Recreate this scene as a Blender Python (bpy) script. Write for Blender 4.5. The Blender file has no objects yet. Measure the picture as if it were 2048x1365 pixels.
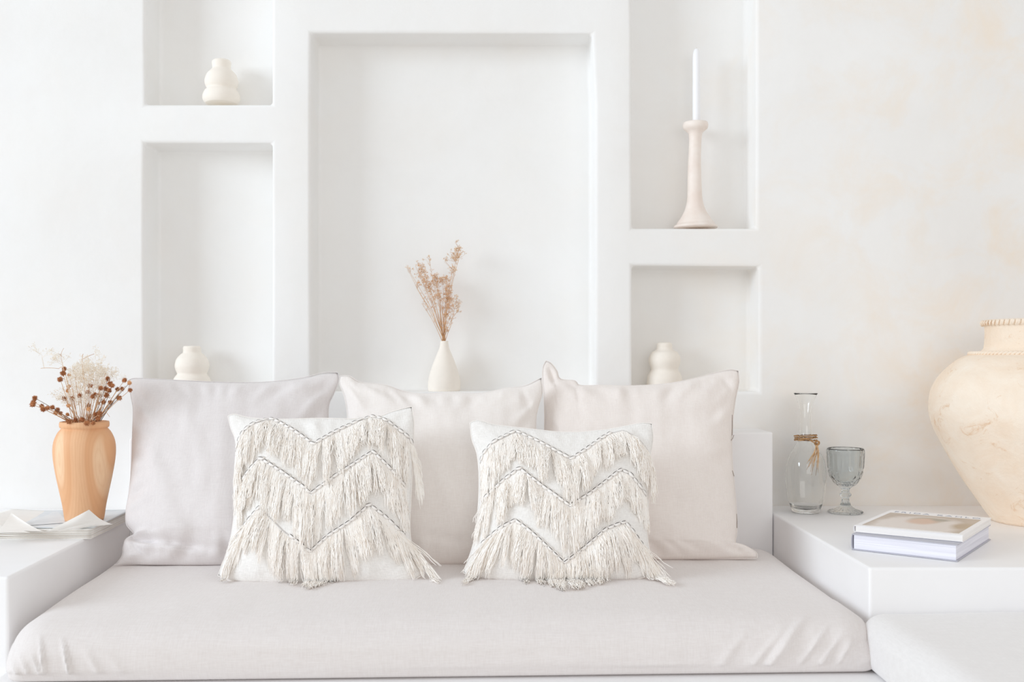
import bpy, math, random
import numpy as np
from mathutils import Vector, noise as mnoise
from mathutils.kdtree import KDTree

R = random.Random(7)
scn = bpy.context.scene
col = scn.collection

# ------------------------------------------------------------------ camera
F, VX, VY, CZ = 2000.0, 1000.0, 715.0, 1.0          # focal length in px, vanishing point, eye height
cam_d = bpy.data.cameras.new('camera'); cam = bpy.data.objects.new('camera', cam_d); col.objects.link(cam)
cam.location = (0, 0, CZ); cam.rotation_euler = (math.pi/2, 0, 0)
cam_d.sensor_width = 36; cam_d.lens = 36*F/2048
cam_d.shift_x = (1024-VX)/2048; cam_d.shift_y = (VY-682.5)/2048
cam_d.dof.use_dof = True; cam_d.dof.focus_distance = 2.72; cam_d.dof.aperture_fstop = 4.0
scn.camera = cam
# ------------------------------------------------------------------ light
w = bpy.data.worlds.new('world'); scn.world = w; w.use_nodes = True
bg = w.node_tree.nodes['Background']; bg.inputs[0].default_value = (1.0, 0.99, 0.98, 1); bg.inputs[1].default_value = 0.74
def area(name, loc, target, sx, sy, power, colour):
    d = bpy.data.lights.new(name, 'AREA'); d.shape = 'RECTANGLE'; d.size = sx; d.size_y = sy; d.energy = power; d.color = colour
    o = bpy.data.objects.new(name, d); col.objects.link(o); o.location = loc
    o.rotation_euler = (Vector(target)-Vector(loc)).to_track_quat('-Z', 'Y').to_euler(); return o
area('window_light', (-7.4, -0.7, 3.1), (0.6, 2.9, 0.7), 3.8, 2.8, 370, (0.80, 0.90, 1.0))
area('front_fill_light', (1.3, -2.6, 1.8), (0.7, 3.0, 0.7), 3.2, 2.2, 38, (1.0, 0.99, 0.98))  # added fill lamp on the camera side, lifts pillows and lower right wall
scn.cycles.max_bounces = 20; scn.cycles.diffuse_bounces = 14; scn.cycles.transmission_bounces = 16; scn.cycles.glossy_bounces = 6
scn.view_settings.view_transform = 'Standard'; scn.view_settings.look = 'None'
scn.view_settings.gamma = 1; scn.view_settings.exposure = -0.07; scn.view_settings.use_curve_mapping = False

# ------------------------------------------------------------------ helpers
def P(px, py, D): return Vector(((px-VX)/F*D, D, CZ+(VY-py)/F*D))
def proj(v): return (VX+v[0]/v[1]*F, VY-(v[2]-CZ)/v[1]*F)
def tag(o, label=None, cat=None, group=None, kind=None):
    if label: o['label'] = label
    if cat: o['category'] = cat
    if group: o['group'] = group
    if kind: o['kind'] = kind
    return o
def empty(name, loc): 
    o = bpy.data.objects.new(name, None); o.empty_display_size = .05; col.objects.link(o); o.location = loc; return o
def mesh(name, V, Fc, m, parent=None, smooth=True, mats=None, uv=None, fm=None):
    """V in world coordinates; a parent that is an Empty only has a location."""
    if parent is not None:
        off = parent_loc(parent); V = [(a[0]-off[0], a[1]-off[1], a[2]-off[2]) for a in V]
    me = bpy.data.meshes.new(name); me.from_pydata([tuple(a) for a in V], [], Fc)
    for mm in (mats or [m]): me.materials.append(mm)
    if smooth: me.polygons.foreach_set('use_smooth', [True]*len(me.polygons))
    if fm: me.polygons.foreach_set('material_index', fm)
    if uv is not None:
        l = me.uv_layers.new(name='UVMap'); idx = np.empty(len(me.loops), dtype=np.int32); me.loops.foreach_get('vertex_index', idx)
        l.data.foreach_set('uv', np.asarray(uv, dtype=np.float32)[idx].ravel())
    me.update()
    o = bpy.data.objects.new(name, me); col.objects.link(o)
    if parent is not None: o.parent = parent
    return o
def parent_loc(p):
    l = Vector((0, 0, 0))
    while p is not None: l += p.location; p = p.parent
    return l
def recentre(o):
    """put a mesh thing's origin at the middle of its base"""
    me = o.data; n = len(me.vertices); a = np.empty(n*3); me.vertices.foreach_get('co', a); a = a.reshape(n, 3)
    c = (a.min(0)+a.max(0))/2; c[2] = a[:, 2].min(); me.vertices.foreach_set('co', (a-c).ravel()); o.location = Vector(c)+o.location; return o
class MB:
    def __init__(s): s.V = []; s.F = []; s.M = []
    def add(s, V, Fc, m=0):
        b = len(s.V); s.V += [tuple(v) for v in V]; s.F += [tuple(i+b for i in f) for f in Fc]; s.M += [m]*len(Fc)
    def tube(s, pts, r, n=4, m=0, caps=True):
        pts = [Vector(p) for p in pts]; k = len(pts)
        rr = r if isinstance(r, (list, tuple)) else [r]*k
        V = []; up = Vector((0.13, 1, 0.21)).normalized()
        for i in range(k):
            t = (pts[min(i+1, k-1)]-pts[max(i-1, 0)])
            if t.length < 1e-9: t = Vector((0, 0, 1))
            t.normalize(); a = t.cross(up)
            if a.length < 1e-3: a = t.cross(Vector((1, 0, 0)))
            a.normalize(); b = t.cross(a)
            for j in range(n):
                q = 2*math.pi*j/n; V.append(pts[i]+a*(rr[i]*math.cos(q))+b*(rr[i]*math.sin(q)))
        Fc = [(i*n+j, i*n+(j+1) % n, (i+1)*n+(j+1) % n, (i+1)*n+j) for i in range(k-1) for j in range(n)]
        if caps: Fc += [tuple(range(n))[::-1], tuple((k-1)*n+j for j in range(n))]
        s.add(V, Fc, m)
    def build(s, name, m, parent=None, smooth=True, mats=None):
        return mesh(name, s.V, s.F, m, parent, smooth, mats, None, s.M if mats else None)
def crom(pts, n, closed=False):
    """n samples evenly spaced by arc length on a Catmull-Rom curve through pts"""
    p = np.array(pts, float); k = len(p); out = []
    segs = k if closed else k-1
    for i in range(segs):
        if closed: a, b, c, d = p[(i-1) % k], p[i], p[(i+1) % k], p[(i+2) % k]
        else: a, b, c, d = p[max(i-1, 0)], p[i], p[i+1], p[min(i+2, k-1)]
        for t in np.linspace(0, 1, 16, endpoint=False):
            out.append(.5*((2*b)+(-a+c)*t+(2*a-5*b+4*c-d)*t*t+(-a+3*b-3*c+d)*t**3))
    out.append(p[0] if closed else p[-1]); out = np.array(out)
    L = np.r_[0, np.cumsum(np.linalg.norm(np.diff(out, axis=0), axis=1))]
    q = np.linspace(0, L[-1], n)
    return np.stack([np.interp(q, L, out[:, j]) for j in range(out.shape[1])], 1)
def lathe_data(prof, c, n=48, mod=None):
    V = []; Fc = []; k = len(prof)
    for (r, z) in prof:
        for j in range(n):
            th = 2*math.pi*j/n; rr = r if mod is None else mod(th, r, z)
            V.append((c[0]+rr*math.cos(th), c[1]+rr*math.sin(th), c[2]+z))
    for i in range(k-1):
        for j in range(n): Fc.append((i*n+j, i*n+(j+1) % n, (i+1)*n+(j+1) % n, (i+1)*n+j))
    Fc.append(tuple(range(n))[::-1]); Fc.append(tuple((k-1)*n+j for j in range(n)))
    return V, Fc
def lathe(name, prof, c, m, parent=None, n=64, mod=None):
    V, Fc = lathe_data(prof, c, n, mod); o = mesh(name, V, Fc, m, parent)
    return o
def box8(name, c, m, parent=None, bev=.004, seg=3):
    """box from 8 corners: bottom FL FR BR BL, top FL FR BR BL"""
    Fc = [(0, 3, 2, 1), (4, 5, 6, 7), (0, 1, 5, 4), (1, 2, 6, 5), (2, 3, 7, 6), (3, 0, 4, 7)]
    o = mesh(name, c, Fc, m, parent, False)
    if bev:
        b = o.modifiers.new('bevel', 'BEVEL'); b.width = bev; b.segments = seg
    return o
def ns(x, y, z, s=1.0): return mnoise.noise(Vector((x*s, y*s, z*s)))

# ------------------------------------------------------------------ materials
class NT:
    def __init__(s, name):
        s.m = bpy.data.materials.new(name); s.m.use_nodes = True; s.t = s.m.node_tree; s.b = s.t.nodes['Principled BSDF']
    def n(s, typ, **kw):
        x = s.t.nodes.new(typ)
        for k, v in kw.items(): setattr(x, k, v)
        return x
    def l(s, a, b): s.t.links.new(a, b)
    def co(s, kind='Object', scale=(1, 1, 1), loc=(0, 0, 0), rot=(0, 0, 0)):
        c = s.n('ShaderNodeTexCoord'); mp = s.n('ShaderNodeMapping'); s.l(c.outputs[kind], mp.inputs[0])
        mp.inputs['Scale'].default_value = scale; mp.inputs['Location'].default_value = loc; mp.inputs['Rotation'].default_value = rot
        return mp.outputs[0]
    def noise(s, co, scale=1, detail=3, rough=.5, dist=0):
        x = s.n('ShaderNodeTexNoise'); s.l(co, x.inputs['Vector']); x.inputs['Scale'].default_value = scale
        x.inputs['Detail'].default_value = detail; x.inputs['Roughness'].default_value = rough; x.inputs['Distortion'].default_value = dist
        return x.outputs['Fac']
    def ramp(s, fac, stops):
        r = s.n('ShaderNodeValToRGB'); s.l(fac, r.inputs[0]); e = r.color_ramp.elements
        while len(e) < len(stops): e.new(.5)
        for i, (p, c) in enumerate(stops): e[i].position = p; e[i].color = (*c, 1) if len(c) == 3 else c
        return r.outputs[0]
    def mix(s, fac, a, b, mode='MIX'):
        x = s.n('ShaderNodeMix', data_type='RGBA', blend_type=mode)
        for sock, v in ((x.inputs[0], fac), (x.inputs[6], a), (x.inputs[7], b)):
            if isinstance(v, (int, float)): sock.default_value = v
            elif isinstance(v, tuple): sock.default_value = (*v, 1)
            else: s.l(v, sock)
        return x.outputs[2]
    def math(s, op, a, b=None, c=None):
        x = s.n('ShaderNodeMath', operation=op)
        for i, v in enumerate((a, b, c)):
            if v is None: continue
            if isinstance(v, (int, float)): x.inputs[i].default_value = v
            else: s.l(v, x.inputs[i])
        return x.outputs[0]
    def bump(s, h, strength=.3, dist=.002):
        x = s.n('ShaderNodeBump'); s.l(h, x.inputs['Height']); x.inputs['Strength'].default_value = strength; x.inputs['Distance'].default_value = dist
        s.l(x.outputs[0], s.b.inputs['Normal'])
    def base(s, v):
        if isinstance(v, tuple): s.b.inputs['Base Color'].default_value = (*v, 1)
        else: s.l(v, s.b.inputs['Base Color'])
    def rough(s, v): s.b.inputs['Roughness'].default_value = v
G = lambda r, g, b: tuple(((x/255+.055)/1.055)**2.4 if x > 10 else x/255/12.92 for x in (r, g, b))

def plaster():
    t = NT('plaster'); c = t.co('Object')
    n1 = t.noise(c, 1.6, 5, .6, .3); n2 = t.noise(t.co('Object', loc=(7, 3, 1)), 4.5, 5, .62, .5)
    grey = t.ramp(n1, [(.33, G(237, 236, 234)), (.62, G(242, 242, 241))])
    # ochre stains, denser over on the wall right of the niches
    sx = t.n('ShaderNodeSeparateXYZ'); t.l(c, sx.inputs[0])
    mr = t.n('ShaderNodeMapRange'); t.l(sx.outputs[0], mr.inputs[0]); mr.inputs[1].default_value = .5; mr.inputs[2].default_value = 1.5
    mr.inputs[3].default_value = .10; mr.inputs[4].default_value = 1.0
    st = t.ramp(n2, [(.44, (0, 0, 0)), (.68, (1, 1, 1))])
    k = t.math('MULTIPLY', mr.outputs[0], st)
    k2 = t.math('MULTIPLY_ADD', k, .75, t.math('MULTIPLY', mr.outputs[0], .10))
    t.base(t.mix(k2, grey, G(241, 229, 214)))
    h = t.math('ADD', t.noise(c, 26, 6, .6), t.math('MULTIPLY', t.noise(c, 5, 3, .5), 2.0))
    t.bump(h, .16, .006); t.rough(.85); return t.m
def smooth_plaster():
    t = NT('polished_plaster'); c = t.co('Object')
    t.base(t.ramp(t.noise(c, 3, 5, .6, .4), [(.3, G(243, 242, 242)), (.7, G(248, 248, 249))]))
    t.bump(t.noise(c, 18, 5, .6), .08, .004); t.rough(.5); return t.m
def linen(name, c1, c2, s=1.0, bump=.35):
    t = NT(name)
    a = t.noise(t.co('Object', scale=(35*s, 420*s, 420*s)), 1, 3, .55); b = t.noise(t.co('Object', scale=(420*s, 42*s, 42*s)), 1, 3, .55)
    big = t.noise(t.co('Object'), 9, 3, .5)
    h = t.math('ADD', a, b); f = t.math('MULTIPLY_ADD', h, .5, 0)
    colr = t.ramp(f, [(.32, c1), (.66, c2)])
    t.base(t.mix(t.math('MULTIPLY', big, .25), colr, c2))
    t.bump(h, bump, .0011); t.rough(.92)
    t.b.inputs['Sheen Weight'].default_value = .25; t.b.inputs['Sheen Roughness'].default_value = .5
    return t.m
def cotton():
    t = NT('woven_cotton')
    a = t.noise(t.co('UV', scale=(30, 260, 1)), 1, 2, .5); b = t.noise(t.co('UV', scale=(260, 30, 1)), 1, 2, .5)
    h = t.math('ADD', a, b)
    t.base(t.ramp(t.math('MULTIPLY', h, .5), [(.34, G(234, 231, 227)), (.6, G(248, 246, 243))]))
    t.bump(h, .6, .0016); t.rough(.95); t.b.inputs['Sheen Weight'].default_value = .2; return t.m
def plain(name, c, rough=.6, var=.0, scale=30, bump=0, spec=None, c2=None):
    t = NT(name)
    if var or c2:
        c2 = c2 or tuple(max(0, x*(1-var)) for x in c)
        t.base(t.ramp(t.noise(t.co('Object'), scale, 4, .6), [(.35, c2), (.65, c)]))
    else: t.base(c)
    if bump: t.bump(t.noise(t.co('Object'), scale*3, 4, .6), bump, .002)
    t.rough(rough)
    if spec is not None: t.b.inputs['Specular IOR Level'].default_value = spec
    return t.m
def glass(name, c, ior=1.45, rough=0.0):
    t = NT(name); t.base(c); t.rough(rough); t.b.inputs['Transmission Weight'].default_value = 1; t.b.inputs['IOR'].default_value = ior; return t.m
def wood():
    t = NT('turned_wood'); sp = t.n('ShaderNodeSeparateXYZ'); c0 = t.n('ShaderNodeTexCoord'); t.l(c0.outputs['Object'], sp.inputs[0])
    # growth rings seen on the side of a turned blank: long pointed figures around a few centres
    nz = t.noise(t.co('Object', scale=(1, 1, .3)), 12, 3, .5)
    f = None
    for cx, cz, rx, rz in ((-.040, .175, .016, .075), (.062, .15, .014, .085)):
        a = t.math('DIVIDE', t.math('SUBTRACT', sp.outputs[0], cx), rx); b = t.math('DIVIDE', t.math('SUBTRACT', sp.outputs[2], cz), rz)
        d = t.math('SQRT', t.math('ADD', t.math('MULTIPLY', a, a), t.math('MULTIPLY', b, b)))
        f = d if f is None else t.math('MINIMUM', f, d)
    f = t.math('ADD', f, t.math('MULTIPLY', nz, .6))
    rings = t.math('ABSOLUTE', t.math('SINE', t.math('MULTIPLY', f, 6.5)))
    fine = t.noise(t.co('Object', scale=(190, 190, 14)), 1, 4, .6)
    a = t.ramp(t.math('MULTIPLY', f, .35), [(.36, G(247, 212, 174)), (.52, G(234, 183, 138)), (.8, G(229, 174, 128)), (1, G(238, 192, 150))])
    a = t.mix(t.math('MULTIPLY', t.math('SUBTRACT', 1.0, rings), .22), a, G(214, 154, 108))
    t.base(t.mix(t.math('MULTIPLY', fine, .4), a, G(218, 162, 118)))
    t.bump(fine, .12, .001); t.rough(.6); return t.m
def clay():
    t = NT('weathered_clay'); c = t.co('Object')
    n1 = t.noise(c, 7, 6, .65, .6); n2 = t.noise(t.co('Object', scale=(1, 1, 1.5), loc=(2, 5, 3)), 11, 8, .75, 1.2); n3 = t.noise(c, 60, 4, .7)
    a = t.ramp(n1, [(.3, G(242, 220, 196)), (.7, G(248, 236, 220))])
    st = t.ramp(n2, [(.58, (0, 0, 0)), (.70, (1, 1, 1))])
    a = t.mix(t.math('MULTIPLY', st, .75), a, G(222, 180, 138))
    sp = t.ramp(n3, [(.66, (0, 0, 0)), (.74, (1, 1, 1))])
    t.base(t.mix(t.math('MULTIPLY', sp, .3), a, G(210, 178, 148)))
    t.bump(t.math('ADD', n3, t.math('MULTIPLY', n2, 1.5)), .45, .004); t.rough(.95); return t.m
def page_edges(name, c1, c2, scale=900):
    t = NT(name); t.base(t.ramp(t.noise(t.co('Object', scale=(3, 3, scale)), 1, 2, .6), [(.35, c1), (.6, c2)])); t.rough(.8)
    t.bump(t.noise(t.co('Object', scale=(3, 3, scale)), 1, 2, .6), .3, .001); return t.m

def fluffy(name, c, c2, bump=0):
    t = NT(name); k = t.ramp(t.noise(t.co('Object'), 40, 3, .6), [(.35, c2), (.65, c)]); t.base(k); t.rough(.95)
    if bump: t.bump(t.noise(t.co('Object'), 260, 3, .6), bump, .002)
    return t.m
M = dict(
    plaster=plaster(), smooth=smooth_plaster(),
    linen_a=linen('linen_dove', G(219, 213, 212), G(229, 224, 223)), linen_b=linen('linen_stone', G(234, 227, 222), G(242, 237, 233)),
    linen_c=linen('linen_rose_stone', G(233, 224, 218), G(241, 234, 229)), linen_seat=linen('linen_seat', G(220, 213, 210), G(230, 225, 223)),
    linen_side=linen('linen_side', G(226, 223, 222), G(237, 235, 234), 1, .2),
    cotton=cotton(), yarn=fluffy('cotton_yarn', G(252, 249, 245), G(249, 244, 238)),
    tape=plain('grey_tape', G(214, 210, 207), .9, .1, 80), shell=plain('cowrie_shell', G(243, 239, 235), .35, .05, 60), slit=plain('shell_slit', G(72, 66, 62), .9),
    seam=plain('seam_thread', G(176, 164, 156), .9), bisque=plain('bisque_ceramic', G(245, 238, 228), .75, .03, 20, .12),
    blush=plain('blush_ceramic', G(243, 234, 226), .6, .0, 14, .12, None, G(236, 222, 212)), wax=plain('candle_wax', G(246, 247, 250), .4),
    wick=plain('candle_wick', G(225, 220, 212), .9), wood=wood(), clay=clay(),
    clear=glass('clear_glass', (.99, .995, .99), 1.42), smoke=glass('smoky_glass', G(234, 238, 239), 1.42),
    twine=plain('jute_twine', G(205, 165, 118), .95, .0, 200, .6, None, G(160, 116, 76)), raffia=plain('raffia', G(222, 184, 140), .9, .2, 120),
    head=fluffy('dried_head', G(198, 138, 94), G(160, 102, 64), .5), head_pale=fluffy('dried_head_pale', G(232, 190, 146), G(204, 150, 104), .4),
    stem=fluffy('dried_stem', G(224, 184, 144), G(198, 152, 110)), stem_dark=plain('dried_stem_dark', G(128, 98, 78), .9, .2, 90),
    gyp=fluffy('dried_gypsophila', G(253, 246, 234), G(248, 234, 214)), tan=fluffy('dried_floret', G(242, 206, 168), G(230, 184, 142)), straw=fluffy('pale_straw', G(244, 220, 190), G(232, 196, 156)),
    paper=plain('magazine_paper', G(244, 242, 238), .6, .04, 30), paper_edge=page_edges('magazine_edges', G(224, 218, 210), G(245, 241, 235), 700),
    grey_cover=plain('grey_cover', G(188, 188, 198), .5, .04, 60), white_cover=plain('white_cover', G(246, 245, 246), .4, .01),
    pages=page_edges('book_pages', G(222, 221, 231), G(240, 240, 248), 420), pages_white=page_edges('white_pages', G(240, 236, 232), G(247, 245, 243), 420),
    ink=plain('grey_ink', G(140, 148, 166), .6), tile=plain('floor_screed', G(226, 221, 214), .6, .05, 4))

# ------------------------------------------------------------------ setting
WD, ND = 3.2, 0.138                                   # wall depth, niche depth
def W(px, py, D=WD): return P(px, py, D)
def niche_wall():
    # holes given by their front outline in the photograph: x at top, x at bottom
    holes = [dict(x=(289, 544), y=(-260, 209)), dict(x=(289, 544), y=(286, 784)), dict(x=(621.5, 1188), y=(66, 784)),
             dict(x=(1264, 1516), y=(-260, 457)), dict(x=(1264, 1516), y=(532, 784))]
    def wonky(x, y):                                    # the plasterer's hand: edges are not quite true
        if x == 289: return (3 if y < 0 else 1.5 if y < 250 else -1, 0)
        if x == 1264: return (-9 if y < 0 else 0, 0)
        if x == 1516: return (-4 if y < 500 else 2, 1.5 if y == 532 else 0)
        if x == 1188: return (-3 if y < 100 else 2, 0)
        return (0, 0)
    xs = sorted({-700, 3000} | {v for h in holes for v in h['x']}); ys = sorted({-900, 1500} | {v for h in holes for v in h['y']})
    def inside(x, y):
        for i, h in enumerate(holes):
            if h['x'][0] < x < h['x'][1] and h['y'][0] < y < h['y'][1]: return i
        return -1
    vid = {}; V = []; Fc = []
    def v(x, y, back=False):
        k = (x, y, back)
        if k not in vid:
            wx, wy = wonky(x, y); p = W(x+wx, y+wy)
            if back: p = p+Vector((0, ND, 0))
            vid[k] = len(V); V.append(p)
        return vid[k]
    for i in range(len(xs)-1):
        for j in range(len(ys)-1):
            h = inside((xs[i]+xs[i+1])/2, (ys[j]+ys[j+1])/2)
            b = h >= 0
            Fc.append((v(xs[i], ys[j+1], b), v(xs[i+1], ys[j+1], b), v(xs[i+1], ys[j], b), v(xs[i], ys[j], b)))
    for h in holes:
        X = [a for a in xs if h['x'][0] <= a <= h['x'][1]]; Y = [a for a in ys if h['y'][0] <= a <= h['y'][1]]
        for a, b in zip(Y[:-1], Y[1:]):
            x = h['x'][0]; Fc.append((v(x, a), v(x, b), v(x, b, True), v(x, a, True)))
            x = h['x'][1]; Fc.append((v(x, b), v(x, a), v(x, a, True), v(x, b, True)))
        for a, b in zip(X[:-1], X[1:]):
            y = h['y'][0]; Fc.append((v(b, y), v(a, y), v(a, y, True), v(b, y, True)))
            y = h['y'][1]; Fc.append((v(a, y), v(b, y), v(b, y, True), v(a, y, True)))
    o = mesh('wall_back', V, Fc, M['plaster'], None, True)
    b = o.modifiers.new('bevel', 'BEVEL'); b.width = .012; b.segments = 5; b.limit_method = 'ANGLE'; b.angle_limit = math.radians(40)
    b.harden_normals = False
    return tag(o, kind='structure')
niche_wall()
fl = mesh('floor', [(-3, -2.5, 0), (4.2, -2.5, 0), (4.2, 3.3, 0), (-3, 3.3, 0), (-3, -2.5, -.1), (4.2, -2.5, -.1), (4.2, 3.3, -.1), (-3, 3.3, -.1)],
          [(0, 1, 2, 3), (7, 6, 5, 4), (4, 5, 1, 0), (5, 6, 2, 1), (6, 7, 3, 2), (7, 4, 0, 3)], M['tile'], None, False)
tag(fl, kind='structure')

ZT = CZ-.475; ZTL = CZ-.485; BD = 3.035; ZS = CZ-.567; ZB = CZ-.6875
XL, XR = -1.13, .829
def hexa(xl0, xl1, xr0, xr1, y0, y1, z0, zt): # front/back x at left and right
    zl, zr = zt if isinstance(zt, tuple) else (zt, zt)
    return [(xl0, y0, z0), (xr0, y0, z0), (xr1, y1, z0), (xl1, y1, z0), (xl0, y0, zl), (xr0, y0, zr), (xr1, y1, zr), (xl1, y1, zl)]
def masonry(name, c, label, cat):
    root = box8(name, c, M['smooth'], None, .006, 3); recentre(root); return tag(root, label, cat)
masonry('backrest_ledge', hexa(XL+.004, XL+.004, XR, XR, BD, 3.199, ZB, (CZ-.246, CZ-.2276)), 'low white plastered backrest ledge built against the niche wall behind the grey pillows', 'ledge')
masonry('side_table', hexa(.833, .831, 2.3, 2.3, 2.257, 3.199, .0, ZT), 'white plastered built-in side table carrying the books and the big clay jar', 'side table')
masonry('side_table', hexa(-2.2, -2.2, -1.084, -1.1335, 2.205, 3.199, .0, ZTL), 'white plastered built-in side table carrying the magazine and the wooden vase', 'side table')
masonry('bench_base', hexa(-1.074, -1.128, .831, .829, 2.05, 3.199, 0, ZB), 'white plastered bench base under the long linen seat mattress', 'bench')
masonry('bench_base', hexa(.833, .833, 2.3, 2.3, .95, 2.255, 0, ZB), 'white plastered bench base in front of the right side table', 'bench')

# ------------------------------------------------------------------ soft things
def segd(px, py, a, b):
    ax, ay = a; bx, by = b; dx, dy = bx-ax, by-ay; L = dx*dx+dy*dy
    t = max(0, min(1, ((px-ax)*dx+(py-ay)*dy)/L)); return math.hypot(px-ax-t*dx, py-ay-t*dy), t
def rounded_slab(x0f, x0b, x1f, x1b, y0, y1, z0, z1, rad, nx, ny, nz, disp=None, crown=.01, shear=None):
    """closed rounded slab; rad = (rx, ry, rz) edge rounding"""
    idx = {}; V = []; Fc = []
    def pt(i, j, k):
        key = (i, j, k)
        if key in idx: return idx[key]
        def spread(t):  # denser near the edges
            return .5-.5*math.cos(math.pi*t)*(.35)-(.5-.5)*0 if False else t
        u, v, q = i/nx, j/ny, k/nz
        y = y0+(y1-y0)*v; xa = x0f+(x0b-x0f)*v; xb = x1f+(x1b-x1f)*v; x = xa+(xb-xa)*u; z = z0+(z1-z0)*q
        lo = max(0, 1-q*1.7)**.8; r = (rad[0]*(1-.55*lo), rad[1]*(1-.68*lo), rad[2]*(1-.5*max(0, 1-2*q)**.5))
        cx = min(max(x, xa+r[0]), xb-r[0]); cy = min(max(y, y0+r[1]), y1-r[1]); cz = min(max(z, z0+r[2]), z1-r[2])
        d = Vector(((x-cx)/r[0], (y-cy)/r[1], (z-cz)/r[2])); m = max(abs(d.x), abs(d.y), abs(d.z))
        if d.length > 1e-6: d = d*(m/d.length)
        p = Vector((cx+d.x*r[0], cy+d.y*r[1], cz+d.z*r[2]))
        nrm = Vector((d.x/r[0], d.y/r[1], d.z/r[2])); nrm = nrm.normalized() if nrm.length > 1e-6 else Vector((0, 0, 1))
        if p.z > (z0+z1)/2: p.z += crown*(1-(2*u-1)**2)*(1-(2*v-1)**2)**.7
        if disp: p += nrm*disp(p, nrm)
        if shear: p.y += shear(p)
        idx[key] = len(V); V.append(p); return idx[key]
    for i in range(nx):
        for j in range(ny):
            Fc.append((pt(i, j, nz), pt(i+1, j, nz), pt(i+1, j+1, nz), pt(i, j+1, nz)))
            Fc.append((pt(i, j+1, 0), pt(i+1, j+1, 0), pt(i+1, j, 0), pt(i, j, 0)))
    for k in range(nz):
        for i in range(nx):
            Fc.append((pt(i, 0, k), pt(i+1, 0, k), pt(i+1, 0, k+1), pt(i, 0, k+1)))
            Fc.append((pt(i+1, ny, k), pt(i, ny, k), pt(i, ny, k+1), pt(i+1, ny, k+1)))
        for j in range(ny):
            Fc.append((pt(0, j+1, k), pt(0, j, k), pt(0, j, k+1), pt(0, j+1, k+1)))
            Fc.append((pt(nx, j, k), pt(nx, j+1, k), pt(nx, j+1, k+1), pt(nx, j, k+1)))
    return V, Fc
RIDGES = [((99, 1262), (112, 1350), 3.5, .0035), ((142, 1268), (170, 1375), 3.5, .0045), ((84, 1295), (122, 1375), 3.5, .003), ((44, 1300), (78, 1375), 3.5, .003), ((60, 1290), (95, 1372), 3, .002),
          ((185, 1285), (240, 1375), 6, .002), ((1612, 1245), (1520, 1360), 9, .007), ((1660, 1262), (1590, 1352), 5, .0045), ((1692, 1275), (1635, 1350), 4.5, .004),
          ((1714, 1285), (1672, 1348), 3.5, .0035), ((1570, 1265), (1490, 1355), 6, .003), ((30, 1270), (14, 1350), 4, .004), ((1500, 1262), (1430, 1350), 9, .002), ((230, 1300), (290, 1370), 8, .0015),
          ((1400, 1330), (1080, 1345), 6, .0016), ((1350, 1312), (1000, 1322), 9, .0014), ((900, 1345), (600, 1355), 8, .001)]
def seat_disp(p, n):
    if n.z < -.4: return 0
    x, y = proj(p); d = ns(p.x, p.y, p.z, 3.0)*.0035+ns(p.x*2.4, p.y*.8, p.z+5, 5.0)*.0016
    if p.y < 2.36:
        d += .0035*ns(p.x*1.2+p.z*4, p.z*16+p.x*.6, 3, 1.6)
        for a, b, wd, h in RIDGES:
            q, t = segd(x, y, a, b)
            if q < wd*3: d += 1.8*h*math.exp(-(q/wd)**2)*math.sin(math.pi*(.04+.92*t))**.7
        d += .0025*math.sin(p.x*95+3*ns(p.x, 0, 0, 4))*max(0, (p.x-.35)/.5)*max(0, 1-n.z)
    return d
V, Fc = rounded_slab(-1.046, -1.126, .826, .824, 2.13, 3.028, ZB+.002, ZS+.002, (.085, .10, .058), 420, 130, 22, seat_disp, .012, lambda p: (.040*(p.x+.1)-.012)*max(0, 1-(p.y-2.13)/.5))
o = mesh('seat_mattress', V, Fc, M['linen_seat']); recentre(o)
tag(o, 'long pale greige linen seat mattress under all the pillows', 'mattress')
def side_disp(p, n): return 0 if n.z < -.4 else ns(p.x, p.y, p.z, 3.2)*.006+ns(p.x, p.y, p.z+4, 9)*.0015
V, Fc = rounded_slab(.80, .80, 2.25, 2.25, 1.0, 2.252, ZB+.002, ZS+.001, (.05, .045, .052), 120, 100, 16, side_disp, .006)
o = mesh('seat_cushion', V, Fc, M['linen_side']); recentre(o)
tag(o, 'pale linen seat cushion in the near corner below the stacked books', 'cushion')

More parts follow.
